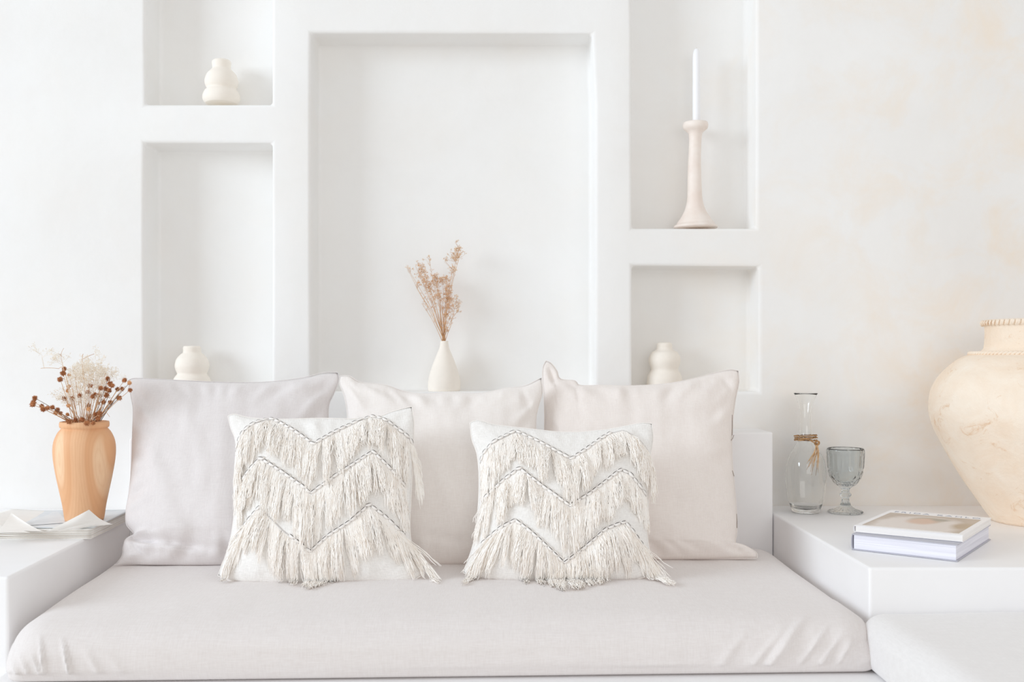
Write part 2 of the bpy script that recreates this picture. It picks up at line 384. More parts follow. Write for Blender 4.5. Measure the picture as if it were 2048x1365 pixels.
class Pillow:
    """outline (px) on a leaning plane, stuffed on both sides"""
    def __init__(s, name, top, right, bottom, left, D0, k, T, mat, label, cat, group, creases=(), N=84, wr=1.45, piping=None, pw=2.3, qf=.62):
        s.D0, s.k, s.z0, s.T = D0, k, -.567, T
        # boundaries: top L->R, bottom L->R, left T->B, right T->B
        n = N+1; tp, bt, lf, rt = crom(top, n), crom(bottom, n), crom(left, n), crom(right, n)
        u = np.linspace(0, 1, n); uu, vv = np.meshgrid(u, u)      # rows = v (top to bottom)
        c = lambda A: A
        px = (1-vv)[..., None]*tp[None]+vv[..., None]*bt[None]+(1-uu)[..., None]*lf[:, None]+uu[..., None]*rt[:, None] \
            - ((1-uu)*(1-vv))[..., None]*tp[0]-(uu*(1-vv))[..., None]*tp[-1]-((1-uu)*vv)[..., None]*bt[0]-(uu*vv)[..., None]*bt[-1]
        s.nrm = Vector((0, -1, k)).normalized()
        U, Vv = 2*uu-1, 2*vv-1
        prof = ((1-np.abs(U)**2.6)*(1-np.abs(Vv)**2.6))
        prof = np.clip(prof, 0, 1)**qf
        edge = np.minimum(1-np.abs(U), 1-np.abs(Vv))
        sag = 1+.22*Vv                                             # fuller towards the bottom
        front = np.zeros((n, n)); back = np.zeros((n, n)); P0 = {}
        sd = hash_name = sum(ord(ch) for ch in name+label) % 97
        for i in range(n):
            for j in range(n):
                x, y = px[i, j]; e = edge[i, j]
                wv = ns(x/70, y/70, sd)*.006+ns(x/26, y/60, sd+9)*.0022
                ang = math.atan2(Vv[i, j], U[i, j])
                g = ns(ang*7, sd, 0, 1.0)*.010*math.exp(-((e-.12)/.12)**2)    # gathers at the seam
                g += ns(x/9, y/45, sd+3)*.0022*math.exp(-(min(abs(1-abs(Vv[i, j])), .5)/.16)**2)
                dd = (wv+g)*wr*min(1, e*9)
                for a, b, wd, h in creases:
                    q, t = segd(x, y, a, b)
                    if q < wd*3: dd += h*math.exp(-(q/wd)**2)*min(1, 3*t+.2, 3*(1-t)+.2)*min(1, e*14)
                front[i, j] = T*prof[i, j]*sag[i, j]+dd
                back[i, j] = -(T*.8*prof[i, j])
        s.front, s.px = front, px
        Vt = []; uv = []; Fc = []
        for i in range(n):
            for j in range(n): Vt.append(s.pt(px[i, j][0], px[i, j][1], front[i, j])); uv.append((uu[i, j], 1-vv[i, j]))
        bi = {}
        for i in range(n):
            for j in range(n):
                if i in (0, N) or j in (0, N): bi[i, j] = i*n+j
                else: bi[i, j] = len(Vt); Vt.append(s.pt(px[i, j][0], px[i, j][1], back[i, j])); uv.append((uu[i, j], 1-vv[i, j]))
        for i in range(N):
            for j in range(N):
                Fc.append((i*n+j, (i+1)*n+j, (i+1)*n+j+1, i*n+j+1)); Fc.append((bi[i, j+1], bi[i+1, j+1], bi[i+1, j], bi[i, j]))
        zmin = CZ-.558
        for q in Vt:
            if q.z < zmin: q.z = zmin+(q.z-zmin)*.15
        base = s.pt(*(px[N, N//2]), 0); s.root = empty(name, (base.x, base.y, ZS)); s.root.location = (base.x, base.y, ZS)
        tag(s.root, label, cat, group)
        s.body = mesh('pillow_cover', Vt, Fc, mat, s.root, True, None, uv)
        s.kd = KDTree(n*n)
        for i in range(n):
            for j in range(n): s.kd.insert((px[i, j][0], px[i, j][1], 0), i*n+j)
        s.kd.balance(); s.n = n; s.bound = [tp, rt, bt[::-1], lf[::-1]]
        if piping:
            loop = [s.pt(a, b, 0) for side in s.bound for a, b in side[:-1]]
            for q in loop:
                if q.z < zmin: q.z = zmin
            mb = MB(); mb.tube(loop+[loop[0]], .0011, 6, 0, False); mb.build('piping', piping, s.root)
            tp2 = MB(); side = [s.pt(a, b, .0015) for a, b in list(rt)+list(bt[::-1])]
    def plane(s, px, py):
        D = (s.D0-s.k*s.z0)/(1+s.k*(py-VY)/F); return P(px, py, D)
    def pt(s, px, py, off): return s.plane(px, py)+s.nrm*off
    def height(s, px, py):
        hs = s.kd.find_n((px, py, 0), 4); wsum = 0; h = 0
        for co, i, d in hs:
            ww = 1/(d+.3); wsum += ww; h += ww*s.front[i//s.n, i % s.n]
        h /= wsum; d = hs[0][2]
        return h*math.exp(-max(0, d-6)/10) if d > 6 else h
    def on(s, px, py, lift=0): return s.pt(px, py, s.height(px, py)+lift)
    def normal(s, px, py):
        a = s.on(px-4, py); b = s.on(px+4, py); c = s.on(px, py-4); d = s.on(px, py+4)
        n = (b-a).cross(c-d); return n.normalized() if n.y < 0 else -n.normalized()

GP = 'large linen pillows along the backrest'
Pillow('linen_pillow', [(256, 762), (270, 757), (320, 759), (420, 764), (520, 765), (600, 757), (645, 746), (675, 744)],
       [(676, 746), (678, 762), (667, 790), (658, 812), (657, 860), (660, 960), (660, 1060), (655, 1110), (650, 1137)],
       [(228, 1134), (262, 1133), (300, 1137), (400, 1139), (520, 1139), (650, 1139)],
       [(256, 762), (261, 790), (266, 820), (265, 860), (263, 930), (258, 985), (252, 1020), (253, 1050), (268, 1070), (252, 1078), (246, 1095), (244, 1112), (228, 1134)],
       2.69, .50, .088, M['linen_a'], 'large dove grey linen pillow leaning beside the wooden vase', 'pillow', GP,
       [((250, 1076), (330, 1094), 7, -.042), ((330, 1092), (420, 1106), 7, -.018), ((420, 1106), (620, 1112), 8, -.010), ((300, 1060), (420, 1078), 14, .010), ((262, 1090), (300, 1118), 4, -.010), ((280, 1098), (400, 1116), 6, .006), ((255, 1115), (285, 1118), 5, .006), ((300, 900), (345, 985), 16, .004), ((590, 790), (655, 770), 9, .005), ((275, 790), (310, 840), 12, -.005), ((380, 770), (400, 900), 14, .003), ((620, 880), (655, 1080), 18, -.004)], piping=M['linen_a'])
Pillow('linen_pillow', [(681, 752), (700, 753), (722, 765), (770, 770), (808, 783), (850, 788), (900, 785), (960, 787), (1010, 777), (1050, 772), (1082, 756)],
       [(1083, 756), (1085, 785), (1077, 815), (1072, 850), (1076, 960), (1080, 1060), (1078, 1136)], [(690, 1136), (800, 1138), (950, 1137), (1078, 1136)],
       [(680, 752), (679, 768), (690, 800), (695, 850), (690, 960), (688, 1060), (690, 1136)],
       2.69, .50, .086, M['linen_b'], 'large linen pillow in the middle of the backrest, below the teardrop bud vase', 'pillow', GP,
       [((690, 765), (735, 830), 14, .008), ((735, 768), (770, 800), 7, -.005), ((980, 790), (1060, 800), 12, .004), ((1040, 780), (1070, 850), 8, -.005), ((850, 900), (940, 1090), 14, .004), ((830, 1080), (950, 1100), 9, -.004)], piping=M['linen_b'])
pr = Pillow('linen_pillow', [(1092, 722), (1103, 727), (1114, 742), (1121, 758), (1150, 762), (1160, 771), (1200, 771), (1260, 772), (1330, 768), (1385, 758), (1430, 746), (1460, 740), (1476, 742)],
       [(1477, 742), (1478, 765), (1471, 800), (1465, 850), (1464, 905), (1468, 960), (1473, 1020), (1474, 1062), (1472, 1088), (1490, 1092), (1513, 1106), (1514, 1117)],
       [(1090, 1131), (1200, 1130), (1300, 1128), (1400, 1124), (1460, 1119), (1514, 1117)],
       [(1092, 722), (1086, 735), (1085, 760), (1088, 800), (1089, 850), (1086, 960), (1085, 1060), (1090, 1131)],
       2.76, .50, .088, M['linen_c'], 'large warm stone linen pillow with an upturned corner, nearest the glass carafe', 'pillow', GP,
       [((1095, 730), (1112, 775), 7, -.010), ((1112, 745), (1160, 790), 8, -.008), ((1150, 775), (1180, 850), 12, .006), ((1340, 860), (1440, 830), 22, -.006), ((1360, 1080), (1440, 1050), 16, -.004), ((1440, 1100), (1490, 1105), 5, -.007),
        ((1440, 755), (1470, 790), 7, -.006), ((1190, 800), (1400, 790), 14, .004), ((1475, 1098), (1500, 1112), 4, .006)], piping=M['linen_c'])
for a, b in [((1463, 833), (1464, 872)), ((1467, 872), (1461, 884)), ((1472, 1030), (1473, 1058)), ((1462, 946), (1467, 955))]:
    mb = MB(); mb.tube([pr.on(a[0], a[1], .002), pr.on((a[0]+b[0])/2+1, (a[1]+b[1])/2, .002), pr.on(b[0], b[1], .002)], .0011, 5)
    mb.build('seam_gap', M['seam'], pr.root)['label'] = 'dark open stitching along the side seam'

# cowrie shell, shared mesh (long axis x, up z)
def shell_mesh():
    nu, nv = 14, 7; V = []; Fc = []; fm = []
    for j in range(nv):
        ph = math.pi/2*(j/(nv-1)) if j < nv else 0
        for i in range(nu):
            th = 2*math.pi*i/nu; c = math.cos(ph)
            x = .0094*c*math.cos(th)*(1+.06*math.cos(th)); y = .0062*c*math.sin(th); z = .0046*math.sin(ph)
            V.append((x, y, z))
    for j in range(nv-1):
        for i in range(nu): Fc.append((j*nu+i, j*nu+(i+1) % nu, (j+1)*nu+(i+1) % nu, (j+1)*nu+i)); fm.append(0)
    Fc.append(tuple(range(nu))[::-1]); fm.append(0)
    # the toothed mouth of the shell, a raised lip around a dark slit
    b = len(V); k = 7
    for i in range(k):
        t = -1+2*i/(k-1); x = t*.0074; wd = .0008*(1-t*t)**.5+.0001; z = .0046*math.sqrt(max(0, 1-(x/.0098)**2))+.00025
        V += [(x, -wd, z), (x, wd, z)]
    for i in range(k-1): Fc.append((b+2*i, b+2*i+2, b+2*i+3, b+2*i+1)); fm.append(1)
    me = bpy.data.meshes.new('cowrie_shell'); me.from_pydata(V, [], Fc); me.materials.append(M['shell']); me.materials.append(M['slit'])
    me.polygons.foreach_set('use_smooth', [True]*len(Fc)); me.polygons.foreach_set('material_index', fm); return me
SHELL = shell_mesh()
from mathutils import Matrix
def fringe_pillow(pw, rows, seed, cx, xl, xr):
    rr = random.Random(seed)
    for ri, row in enumerate(rows):
        # straight-ish chevrons: arc-length samples of the polyline
        p = np.array(row['pts'], float); L = np.r_[0, np.cumsum(np.linalg.norm(np.diff(p, axis=0), axis=1))]
        at = lambda s: (float(np.interp(s, L, p[:, 0])), float(np.interp(s, L, p[:, 1])))
        n = int(L[-1]/13.2); sp = L[-1]/n
        tp = MB(); pts = []
        for i in range(int(L[-1]/5)+1):
            x, y = at(min(L[-1], i*5)); pts.append(pw.on(x, y+3.5, .0008))
        tp.tube(pts, .0022, 5); tp.build('shell_tape', M['tape'], pw.root)
        for i in range(n):
            s = (i+.5)*sp; x, y = at(s); x2, y2 = at(min(L[-1], s+5)); x1, y1 = at(max(0, s-5))
            if any(a < x < b for a, b in row.get('gap', ())): continue
            t = (pw.on(x2, y2)-pw.on(x1, y1)).normalized(); nn = pw.normal(x, y); nn = (nn-t*nn.dot(t)).normalized(); bb = nn.cross(t)
            tilt = .33+rr.uniform(-.12, .12); up = 1 if bb.z > 0 else -1
            n2 = (nn*math.cos(tilt)+bb*up*math.sin(tilt)).normalized(); b2 = n2.cross(t)
            c = pw.on(x, y, .0022)-parent_loc(pw.root)
            o = bpy.data.objects.new('cowrie_shell', SHELL); col.objects.link(o); o.parent = pw.root
            mt = Matrix((t, b2, n2)).transposed().to_4x4(); mt.translation = c
            sc = rr.uniform(.92, 1.06); o.matrix_local = mt @ Matrix.Diagonal((sc, sc, sc, 1))
        # fringe: clumps of yarn hanging from the tape
        fb = MB(); s = 0; r0 = .00088
        while s < L[-1]:
            cw = rr.uniform(9, 22); sc = s+cw/2; xc, yc = at(min(L[-1], sc))
            rel = (xc-cx)/((xr-xl)/2)
            val = (yc-float(p[:, 1].min()))/(float(p[:, 1].max()-p[:, 1].min())+1e-6)
            ln = row['len']*(.78+.30*val)*rr.uniform(.84, 1.14)*row.get('lf', lambda q: 1)(rel); lean = row['lean'](rel)+rr.uniform(-.10, .10)
            tipx = xc+lean*ln+rr.uniform(-5, 5); lift = rr.uniform(.002, .013); cnt = int(cw*row.get('dens', 2.5))
            spread = rr.uniform(.4, .9)
            for q in range(cnt):
                s0 = min(L[-1], max(0, s+rr.random()*cw)); x0, y0 = at(s0); y0 += 3
                l = ln*rr.uniform(.8, 1.08)*(1 if rr.random() > .12 else rr.uniform(.4, .8)); k = 11
                lx = tipx+(x0-xc)*spread+rr.gauss(0, 2.6); cur = rr.uniform(-4.5, 4.5); ph = rr.uniform(0, 6.28); fq = rr.uniform(1.5, 4)
                lay = lift*rr.uniform(.5, 1.4); stray = rr.random() < .05; pts = []
                for i in range(k):
                    t = i/(k-1); e = t**.85
                    x = x0+(lx-x0)*e+cur*math.sin(math.pi*t)*(.6)+1.5*math.sin(fq*t*3+ph)+.6*math.sin(fq*9*t+ph)+(rr.uniform(-6, 6)*t if stray else 0)
                    y = y0+l*t*(1-.12*t*abs(lean))
                    h = .0012+lay*math.sin(min(1, t*1.6)*math.pi/2)+.002*t*rr.random()
                    v = pw.on(x, y, h)
                    zf = CZ-.5545+.0016*rr.random()
                    if v.z < zf: ov = zf-v.z; v.y -= ov*1.1+.002; v.z = zf+rr.random()*.006; v.x += rr.uniform(-.003, .003)
                    pts.append(v)
                fb.tube(pts, [r0*.8]+[r0]*(k-2)+[r0*.55], 6, 0, False)
            s += cw*rr.uniform(.72, 1.0)
        tag(fb.build('fringe', M['yarn'], pw.root), kind='stuff')

GF = 'fringed shell cushions in front of the linen pillows'
p1 = Pillow('fringed_cushion', [(456, 833), (470, 829), (500, 836), (560, 839), (640, 837), (710, 838), (755, 834), (785, 823), (823, 813)],
       [(824, 814), (828, 850), (826, 920), (822, 1000), (820, 1060), (828, 1110), (846, 1150)],
       [(436, 1152), (470, 1166), (520, 1174), (600, 1178), (700, 1175), (780, 1170), (820, 1164), (846, 1150)],
       [(456, 833), (462, 858), (471, 885), (472, 950), (468, 1030), (458, 1090), (436, 1152)],
       2.49, .50, .068, M['cotton'], 'white fringed cushion with cowrie shell chevrons, the one nearer the wooden vase', 'cushion', GF,
       [((470, 840), (500, 880), 8, -.004), ((770, 835), (800, 870), 9, -.004), ((790, 1140), (830, 1110), 6, -.006)], wr=.8, piping=M['yarn'])
fringe_pillow(p1, [
    dict(pts=[(478, 1086), (500, 1057), (529, 1027), (576, 1075), (629, 1116), (664, 1087), (708, 1058), (744, 1025), (772, 1043), (812, 1077)], len=90, lean=lambda r: .58*r*abs(r)**.6, lf=lambda r: 1+.25*abs(r), gap=[(535, 590)]),
    dict(pts=[(480, 980), (500, 955), (528, 928), (576, 961), (612, 987), (631, 1004), (670, 974), (711, 945), (750, 916), (781, 945), (812, 980)], len=100, lean=lambda r: .14*r+.06*max(0, r)),
    dict(pts=[(473, 902), (488, 869), (508, 853), (536, 839.5), (546, 840), (567, 853), (602, 878), (634, 902), (681, 869), (715, 848), (742, 833), (760, 838), (781, 850), (799, 865), (822, 882), (826, 892)], len=86, lean=lambda r: .10*r, lf=lambda r: 1+.3*(abs(r) > .7)),
    ], 3, 645, 465, 828)
p2 = Pillow('fringed_cushion', [(940, 846), (958, 841), (990, 850), (1050, 857), (1130, 865), (1200, 861), (1250, 853), (1285, 846), (1304, 848)],
       [(1304, 848), (1306, 880), (1299, 930), (1297, 1000), (1295, 1070), (1302, 1110), (1318, 1142)],
       [(926, 1146), (960, 1158), (1020, 1167), (1120, 1171), (1220, 1166), (1280, 1158), (1318, 1142)],
       [(940, 846), (944, 880), (954, 910), (958, 960), (955, 1030), (946, 1090), (926, 1146)],
       2.50, .50, .068, M['cotton'], 'white fringed cushion with cowrie shell chevrons, the one nearer the glass goblet', 'cushion', GF,
       [((945, 850), (985, 880), 9, -.004), ((1265, 860), (1295, 890), 8, -.004)], wr=.8, piping=M['yarn'])
fringe_pillow(p2, [
    dict(pts=[(962, 1096), (1000, 1068), (1030, 1054), (1067, 1084), (1098, 1112), (1126, 1136), (1167, 1107), (1206, 1073), (1245, 1056), (1262, 1074), (1284, 1098)], len=94, lean=lambda r: .60*r*abs(r)**.6, lf=lambda r: 1+.2*abs(r), dens=2.7),
    dict(pts=[(968, 1004), (1006, 973), (1038, 951), (1078, 984), (1108, 1007), (1137, 1029), (1178, 1001), (1237, 952), (1256, 959), (1290, 996)], len=86, lean=lambda r: .12*r+.06*max(0, r), dens=2.7),
    dict(pts=[(961, 928), (968, 912), (984, 894), (1025, 870), (1034, 869), (1067, 887), (1106, 912), (1139, 932), (1167, 912), (1201, 884), (1222, 869), (1245, 863), (1273, 880), (1299, 908)], len=84, lean=lambda r: .08*r, lf=lambda r: 1+.25*(abs(r) > .7), dens=2.7, gap=[(1226, 1300)]),
    ], 11, 1122, 945, 1303)

# ------------------------------------------------------------------ niche ceramics
def prof_px(pts, D, zb_py, inner=.004, n=60, open_=True):
    """pts: (half width px, py) from base to rim -> smooth (r, z) profile with an inside"""
    s = D/F; q = crom([(a*s, (zb_py-b)*s) for a, b in pts], n)
    out = [(.001, 0)]+[(max(.0005, a), max(0, b)) for a, b in q]
    if open_:
        rt, zt = out[-1]; out += [(rt-inner*.5, zt+.0008), (max(.001, rt-inner), zt-.001)]
        for a, b in [out[i] for i in range(len(out)-4, 4, -6)]: out.append((max(.001, a-inner), min(b, zt-.004)))
        out.append((.0008, .006))
    return out
def wob(seed, amp=.03):
    return lambda th, r, z: r*(1+amp*ns(math.cos(th)*1.2, math.sin(th)*1.2+z*9, seed))
def ceramic(name, cx, D, base, pts, m, label, cat, seed, n=48, group=None, amp=.025):
    c = P(cx, base, D); o = lathe(name, prof_px(pts, D, base), (0, 0, 0), m, None, n, wob(seed, amp)); o.location = c; return tag(o, label, cat, group)
ND2 = WD+.067
GV = 'stacked-bulb bisque vases in the niches'
ceramic('bulb_vase', 443, ND2, 208.3, [(31, 208.3), (35.5, 202), (36.5, 194), (33, 184), (28.5, 178.5), (31.5, 172), (33, 163), (29, 150), (21, 141), (18, 137), (18.5, 130), (18.5, 124), (16, 121)], M['bisque'],
        'off-white double-bulb vase seen whole, alone in the upper niche on the window side', 'vase', 1, 48, GV)
ceramic('bulb_vase', 384, ND2, 783.6, [(31, 783.6), (36, 777), (37.5, 769), (35, 757), (29, 748.5), (31, 742), (33.5, 732), (30, 718), (22, 709), (18, 706), (17.5, 699), (17.5, 696), (16, 693)], M['bisque'],
        'off-white double-bulb vase half hidden behind the dove grey pillow', 'vase', 5, 48, GV)
ceramic('bulb_vase', 1329, ND2, 782.6, [(30, 782.6), (34, 775), (35, 764), (33, 752), (27, 740.5), (28, 735), (31, 725), (31, 716), (26, 706), (18, 701), (15.5, 696), (15, 689), (12.5, 686)], M['bisque'],
        'off-white double-bulb vase with a slim neck in the square niche under the candlestick', 'vase', 9, 48, GV)
ceramic('bud_vase', 888.5, ND2+.005, 785.6, [(27, 785.6), (32, 780), (32.5, 768), (31, 756), (26, 738), (19.5, 720), (13.5, 706), (9.5, 695), (8.2, 687), (8, 683)], M['bisque'],
        'creamy teardrop bud vase holding dried grasses in the large central niche', 'vase', 13, 14, None, .02)
# candlestick and candle
cd = ND2-.004; cb = P(1391, 456.4, cd); s = cd/F
prof = [(.001, 0), (43*s, 0), (43.5*s, 3*s), (41*s, 5.5*s), (37.5*s, 7*s), (37*s, 10*s)]+[tuple(a) for a in crom([(34*s, 14*s), (27*s, 24*s), (20*s, 38*s), (15.5*s, 56*s), (14*s, 80*s), (13.2*s, 110*s), (12.2*s, 150*s), (12.5*s, 180*s), (14*s, 190*s)], 40)]
prof += [tuple(a) for a in crom([(18*s, 194*s), (23.5*s, 199*s), (25*s, 205*s), (23.5*s, 211*s)], 12)]+[(21.5*s, 211.5*s), (19*s, 204*s), (10*s, 200*s), (9*s, 194*s), (.001, 194*s)]
cs = lathe('candlestick', prof, (0, 0, 0), M['blush'], None, 56, lambda th, r, z: r*(1+.03*ns(math.cos(th), math.sin(th), 3+z*12)))
me = cs.data
for v in me.vertices: v.co.x += -.0035*math.sin(min(1, max(0, (v.co.z-.03)/.28))*math.pi)
cs.location = cb; tag(cs, 'tall blush ceramic candlestick with a flared foot and cup holding the white candle', 'candlestick')
cn = empty('taper_candle', cb+Vector((.003, 0, 195*s))); tag(cn, 'tall white unlit taper candle standing in the blush candlestick', 'candle')
tb = cb+Vector((.003, 0, 0)); h0 = 195*s; ht = (456.4-97)*s
lathe('wax_body', [(.001, h0), (7.6*s, h0), (7.6*s, h0+.01), (7.4*s, ht-.035), (7.0*s, ht-.018), (5.0*s, ht-.006), (2.5*s, ht-.001), (.001, ht)], tb, M['wax'], cn, 24)
mb = MB(); mb.tube([tb+Vector((0, 0, ht-.002)), tb+Vector((.001, 0, ht+.004))], .0007, 6); mb.build('wick', M['wick'], cn)

# ------------------------------------------------------------------ wooden vase, magazine, dried flowers
MZ = ZTL+.028
PD = 2.80; pc = P(169, 1040, PD); pc.z = MZ+.0015; s = PD/F
oy = VY+(CZ-pc.z)/PD*F                                # py of the vase base
pv = [(36, oy), (37.5, oy-6), (41, 1010), (47, 980), (53, 950), (57.5, 922), (59, 900), (57, 882), (51, 867), (46, 860), (43.5, 857)]
q = [(.001, 0)]+[(a*s, (oy-b)*s) for a, b in crom(pv, 50)]
def zz(py): return (oy-py)*s
q += [tuple(x) for x in crom([(43.2*s, zz(856.5)), (46*s, zz(855)), (47*s, zz(850)), (46.5*s, zz(845)), (45*s, zz(843)), (41.5*s, zz(843.5)), (41*s, zz(848)), (40.5*s, zz(858)), (47*s, zz(880)), (52*s, zz(905)), (50*s, zz(930)), (35*s, zz(1000)), (.001, zz(1020))], 60)]
ov = lathe('wooden_vase', q, (0, 0, 0), M['wood'], None, 64); ov.location = pc
tag(ov, 'tan turned wooden vase with a rolled rim full of dried flowers on the magazine', 'vase')

mag = empty('magazine', (P(120, 1060, 2.75).x, 2.75, ZTL)); tag(mag, 'thick open-edged magazine with curled pages under the wooden vase', 'magazine')
# plan outline of the magazine, on the left table
A = Vector((-1.42, 2.66)); B = Vector((-1.090, 2.665)); C = Vector((-1.105, 2.99)); Dd = Vector((-1.45, 2.965))
def mp(u, v): return A*(1-u)*(1-v)+B*u*(1-v)+C*u*v+Dd*(1-u)*v
def sheet(name, zf, m, u0=0, u1=1, v0=0, v1=1, th=.0006, nu=26, nv=14):
    V = []; Fc = []
    for t in (0, 1):
        for j in range(nv+1):
            for i in range(nu+1):
                u = u0+(u1-u0)*i/nu; v = v0+(v1-v0)*j/nv; p = mp(u, v); dz, dx, dy = zf(u, v); V.append((p.x+dx, p.y+dy, dz-t*th))
    n = (nu+1)*(nv+1); I = lambda i, j, t: t*n+j*(nu+1)+i
    for j in range(nv):
        for i in range(nu):
            Fc.append((I(i, j, 0), I(i+1, j, 0), I(i+1, j+1, 0), I(i, j+1, 0))); Fc.append((I(i, j+1, 1), I(i+1, j+1, 1), I(i+1, j, 1), I(i, j, 1)))
    for i in range(nu): Fc.append((I(i, 0, 1), I(i+1, 0, 1), I(i+1, 0, 0), I(i, 0, 0))); Fc.append((I(i+1, nv, 1), I(i, nv, 1), I(i, nv, 0), I(i+1, nv, 0)))
    for j in range(nv): Fc.append((I(0, j+1, 1), I(0, j, 1), I(0, j, 0), I(0, j+1, 0))); Fc.append((I(nu, j, 1), I(nu, j+1, 1), I(nu, j+1, 0), I(nu, j, 0)))
    return mesh(name, V, Fc, m, mag)
def under(u, v): # underside rises towards the far right corner, away from the table
    return ZTL+.001+.012*max(0, v-.45)*max(0, u-.5)*4*0
NP = 13
for k in range(NP):
    def zf(u, v, k=k):
        f = k/(NP-1); lift = (.020*f**1.3*max(0, .42-u)*2.4+.0035*math.sin(k*2.3)*max(0, .5-u)*2)*(1-v*.6); z = ZTL+.0015+.0245*f+lift
        return z+.0006*ns(u*6, v*4, k), .004*math.sin(k*1.7)*(1-u)*1.2-.006*f*(1-u), .0016*math.sin(k*2.9)-.0*f
    sheet('page_section', zf, M['paper_edge'] if k % 3 else M['paper'], th=.0016+.0007*(k % 4 == 1))
tc = NT('magazine_cover'); cc = tc.co('Object')
tc.base(tc.ramp(tc.noise(cc, 9, 4, .6), [(.3, G(206, 213, 219)), (.52, G(222, 227, 231)), (.7, G(233, 235, 235))])); tc.rough(.35)
sheet('magazine_cover', lambda u, v: (MZ+.001+.012*max(0, .2-u)*4*(1-v*.7)*0, 0, .0), tc.m, .12, 1.01, .03, 1.0, .0008)['label'] = 'pale blue-grey printed cover'
def curl(name, tri, ex, m, side=.01):
    """a page corner lifted off the stack: foot a-b on the stack, free tip c, sweeping up"""
    a, b, c = [Vector(x) for x in tri]; N = 16; V = []; Fc = []; idx = {}
    nrm = (b-a).cross(c-a).normalized()
    for t in (0, 1):
        for j in range(N+1):
            for i in range(N+1-j):
                v = j/N; u = i/max(1, N-j); g = a.lerp(b, u); p = g.lerp(c, v); p.z = g.z+(c.z-g.z)*v**ex
                p += Vector((0, -side*math.sin(math.pi*u)*math.sin(math.pi*v), 0))-nrm*t*.0005
                idx[t, i, j] = len(V); V.append(p)
    for j in range(N):
        for i in range(N-j):
            Fc.append((idx[0, i, j], idx[0, i+1, j], idx[0, i, j+1])); Fc.append((idx[1, i, j+1], idx[1, i+1, j], idx[1, i, j]))
            if i+j < N-1: Fc.append((idx[0, i+1, j], idx[0, i+1, j+1], idx[0, i, j+1])); Fc.append((idx[1, i, j+1], idx[1, i+1, j+1], idx[1, i+1, j]))
    return mesh(name, V, Fc, m, mag)
def PZ(px, py, z): return P(px, py, (CZ-z)*F/(py-VY))
curl('curled_page', [PZ(90, 1064, MZ+.0015), PZ(216, 1050, MZ+.0015), P(178, 1020, 2.70)], 1.12, M['paper'], .018)
curl('curled_page', [PZ(108, 1064, MZ+.0012), PZ(226, 1049, MZ+.0012), P(196, 1036, 2.71)], 1.3, M['paper'], .012)
curl('curled_page', [PZ(-2, 1060, MZ+.003), PZ(88, 1064, MZ+.0015), P(22, 1026, 2.76)], 1.5, M['paper'], -.012)
curl('curled_page', [PZ(-12, 1066, MZ+.002), PZ(60, 1066, MZ+.0015), P(2, 1046, 2.72)], 1.3, M['paper'], .006)
curl('curled_cover', [PZ(50, 1052, MZ+.002), PZ(138, 1046, MZ+.002), P(112, 1021, 2.92)], 1.1, tc.m, .008)['label'] = 'buckled blue-grey corner of the cover'

def head_mesh(name, r, m, seed):
    """spiky dried flower head"""
    rr = random.Random(seed); V = []; Fc = []; k = 80
    for i in range(k):
        y = 1-2*(i+.5)/k; a = i*2.399963; q = math.sqrt(1-y*y); d = Vector((q*math.cos(a), q*math.sin(a), y)); d += Vector([rr.uniform(-.2, .2) for _ in range(3)]); d.normalize()
        sd = d.cross(Vector((.3, .2, 1))).normalized(); s2 = d.cross(sd); b = len(V); L = r*rr.uniform(.85, 1.15); wd = r*.17
        V += [d*r*.35+sd*wd, d*r*.35-sd*wd*.5+s2*wd*.87, d*r*.35-sd*wd*.5-s2*wd*.87, d*L]
        Fc += [(b, b+1, b+3), (b+1, b+2, b+3), (b+2, b, b+3)]
    b = len(V)
    nu = 8; 
    for j in range(1, 5):
        for i in range(nu):
            th = 2*math.pi*i/nu; ph = math.pi*j/5; V.append(Vector((math.sin(ph)*math.cos(th), math.sin(ph)*math.sin(th), math.cos(ph)))*r*.55)
    for j in range(3):
        for i in range(nu): Fc.append((b+j*nu+i, b+j*nu+(i+1) % nu, b+(j+1)*nu+(i+1) % nu, b+(j+1)*nu+i))
    Fc += [tuple(b+i for i in range(nu))[::-1], tuple(b+3*nu+i for i in range(nu))]
    me = bpy.data.meshes.new(name); me.from_pydata([tuple(v) for v in V], [], Fc); me.materials.append(m); return me
HM = [head_mesh('flower_head', .0086, M['head'], i) for i in range(3)]; HP = head_mesh('flower_head', .0086, M['head_pale'], 9)
rimz = pc.z+zz(843); mouth = Vector((pc.x, PD, rimz-.02))
bq = empty('dried_flower_bunch', (pc.x, PD, pc.z+.06)); tag(bq, 'bunch of rust-brown dried thistle heads and pale gypsophila in the wooden vase', 'dried flowers')
heads = [(225, 885), (205, 950), (190, 985), (330, 1005), (350, 1055), (415, 1035), (490, 1025), (570, 1060), (548, 1105), (615, 1115), (672, 440), (652, 508), (610, 600), (745, 535, 1), (740, 705, 1), (730, 775, 1),
         (675, 890), (795, 890), (735, 1000, 1), (720, 1135, 1), (910, 850), (1060, 700), (1030, 800), (1100, 862), (1138, 838), (1225, 735), (1205, 850), (1310, 840), (1330, 590), (1365, 665), (1398, 695), (1305, 745), (1350, 770),
         (1265, 945), (1370, 950), (1185, 962, 1), (1045, 1000), (1145, 1130), (1210, 1120), (1050, 1165), (1180, 1190), (1015, 1265), (1110, 1265), (1585, 615), (1660, 655, 1), (1480, 750), (1550, 745), (1670, 765), (1505, 885),
         (840, 1215), (740, 1240), (940, 1215), (1040, 1050, 1)]
rh = random.Random(5)
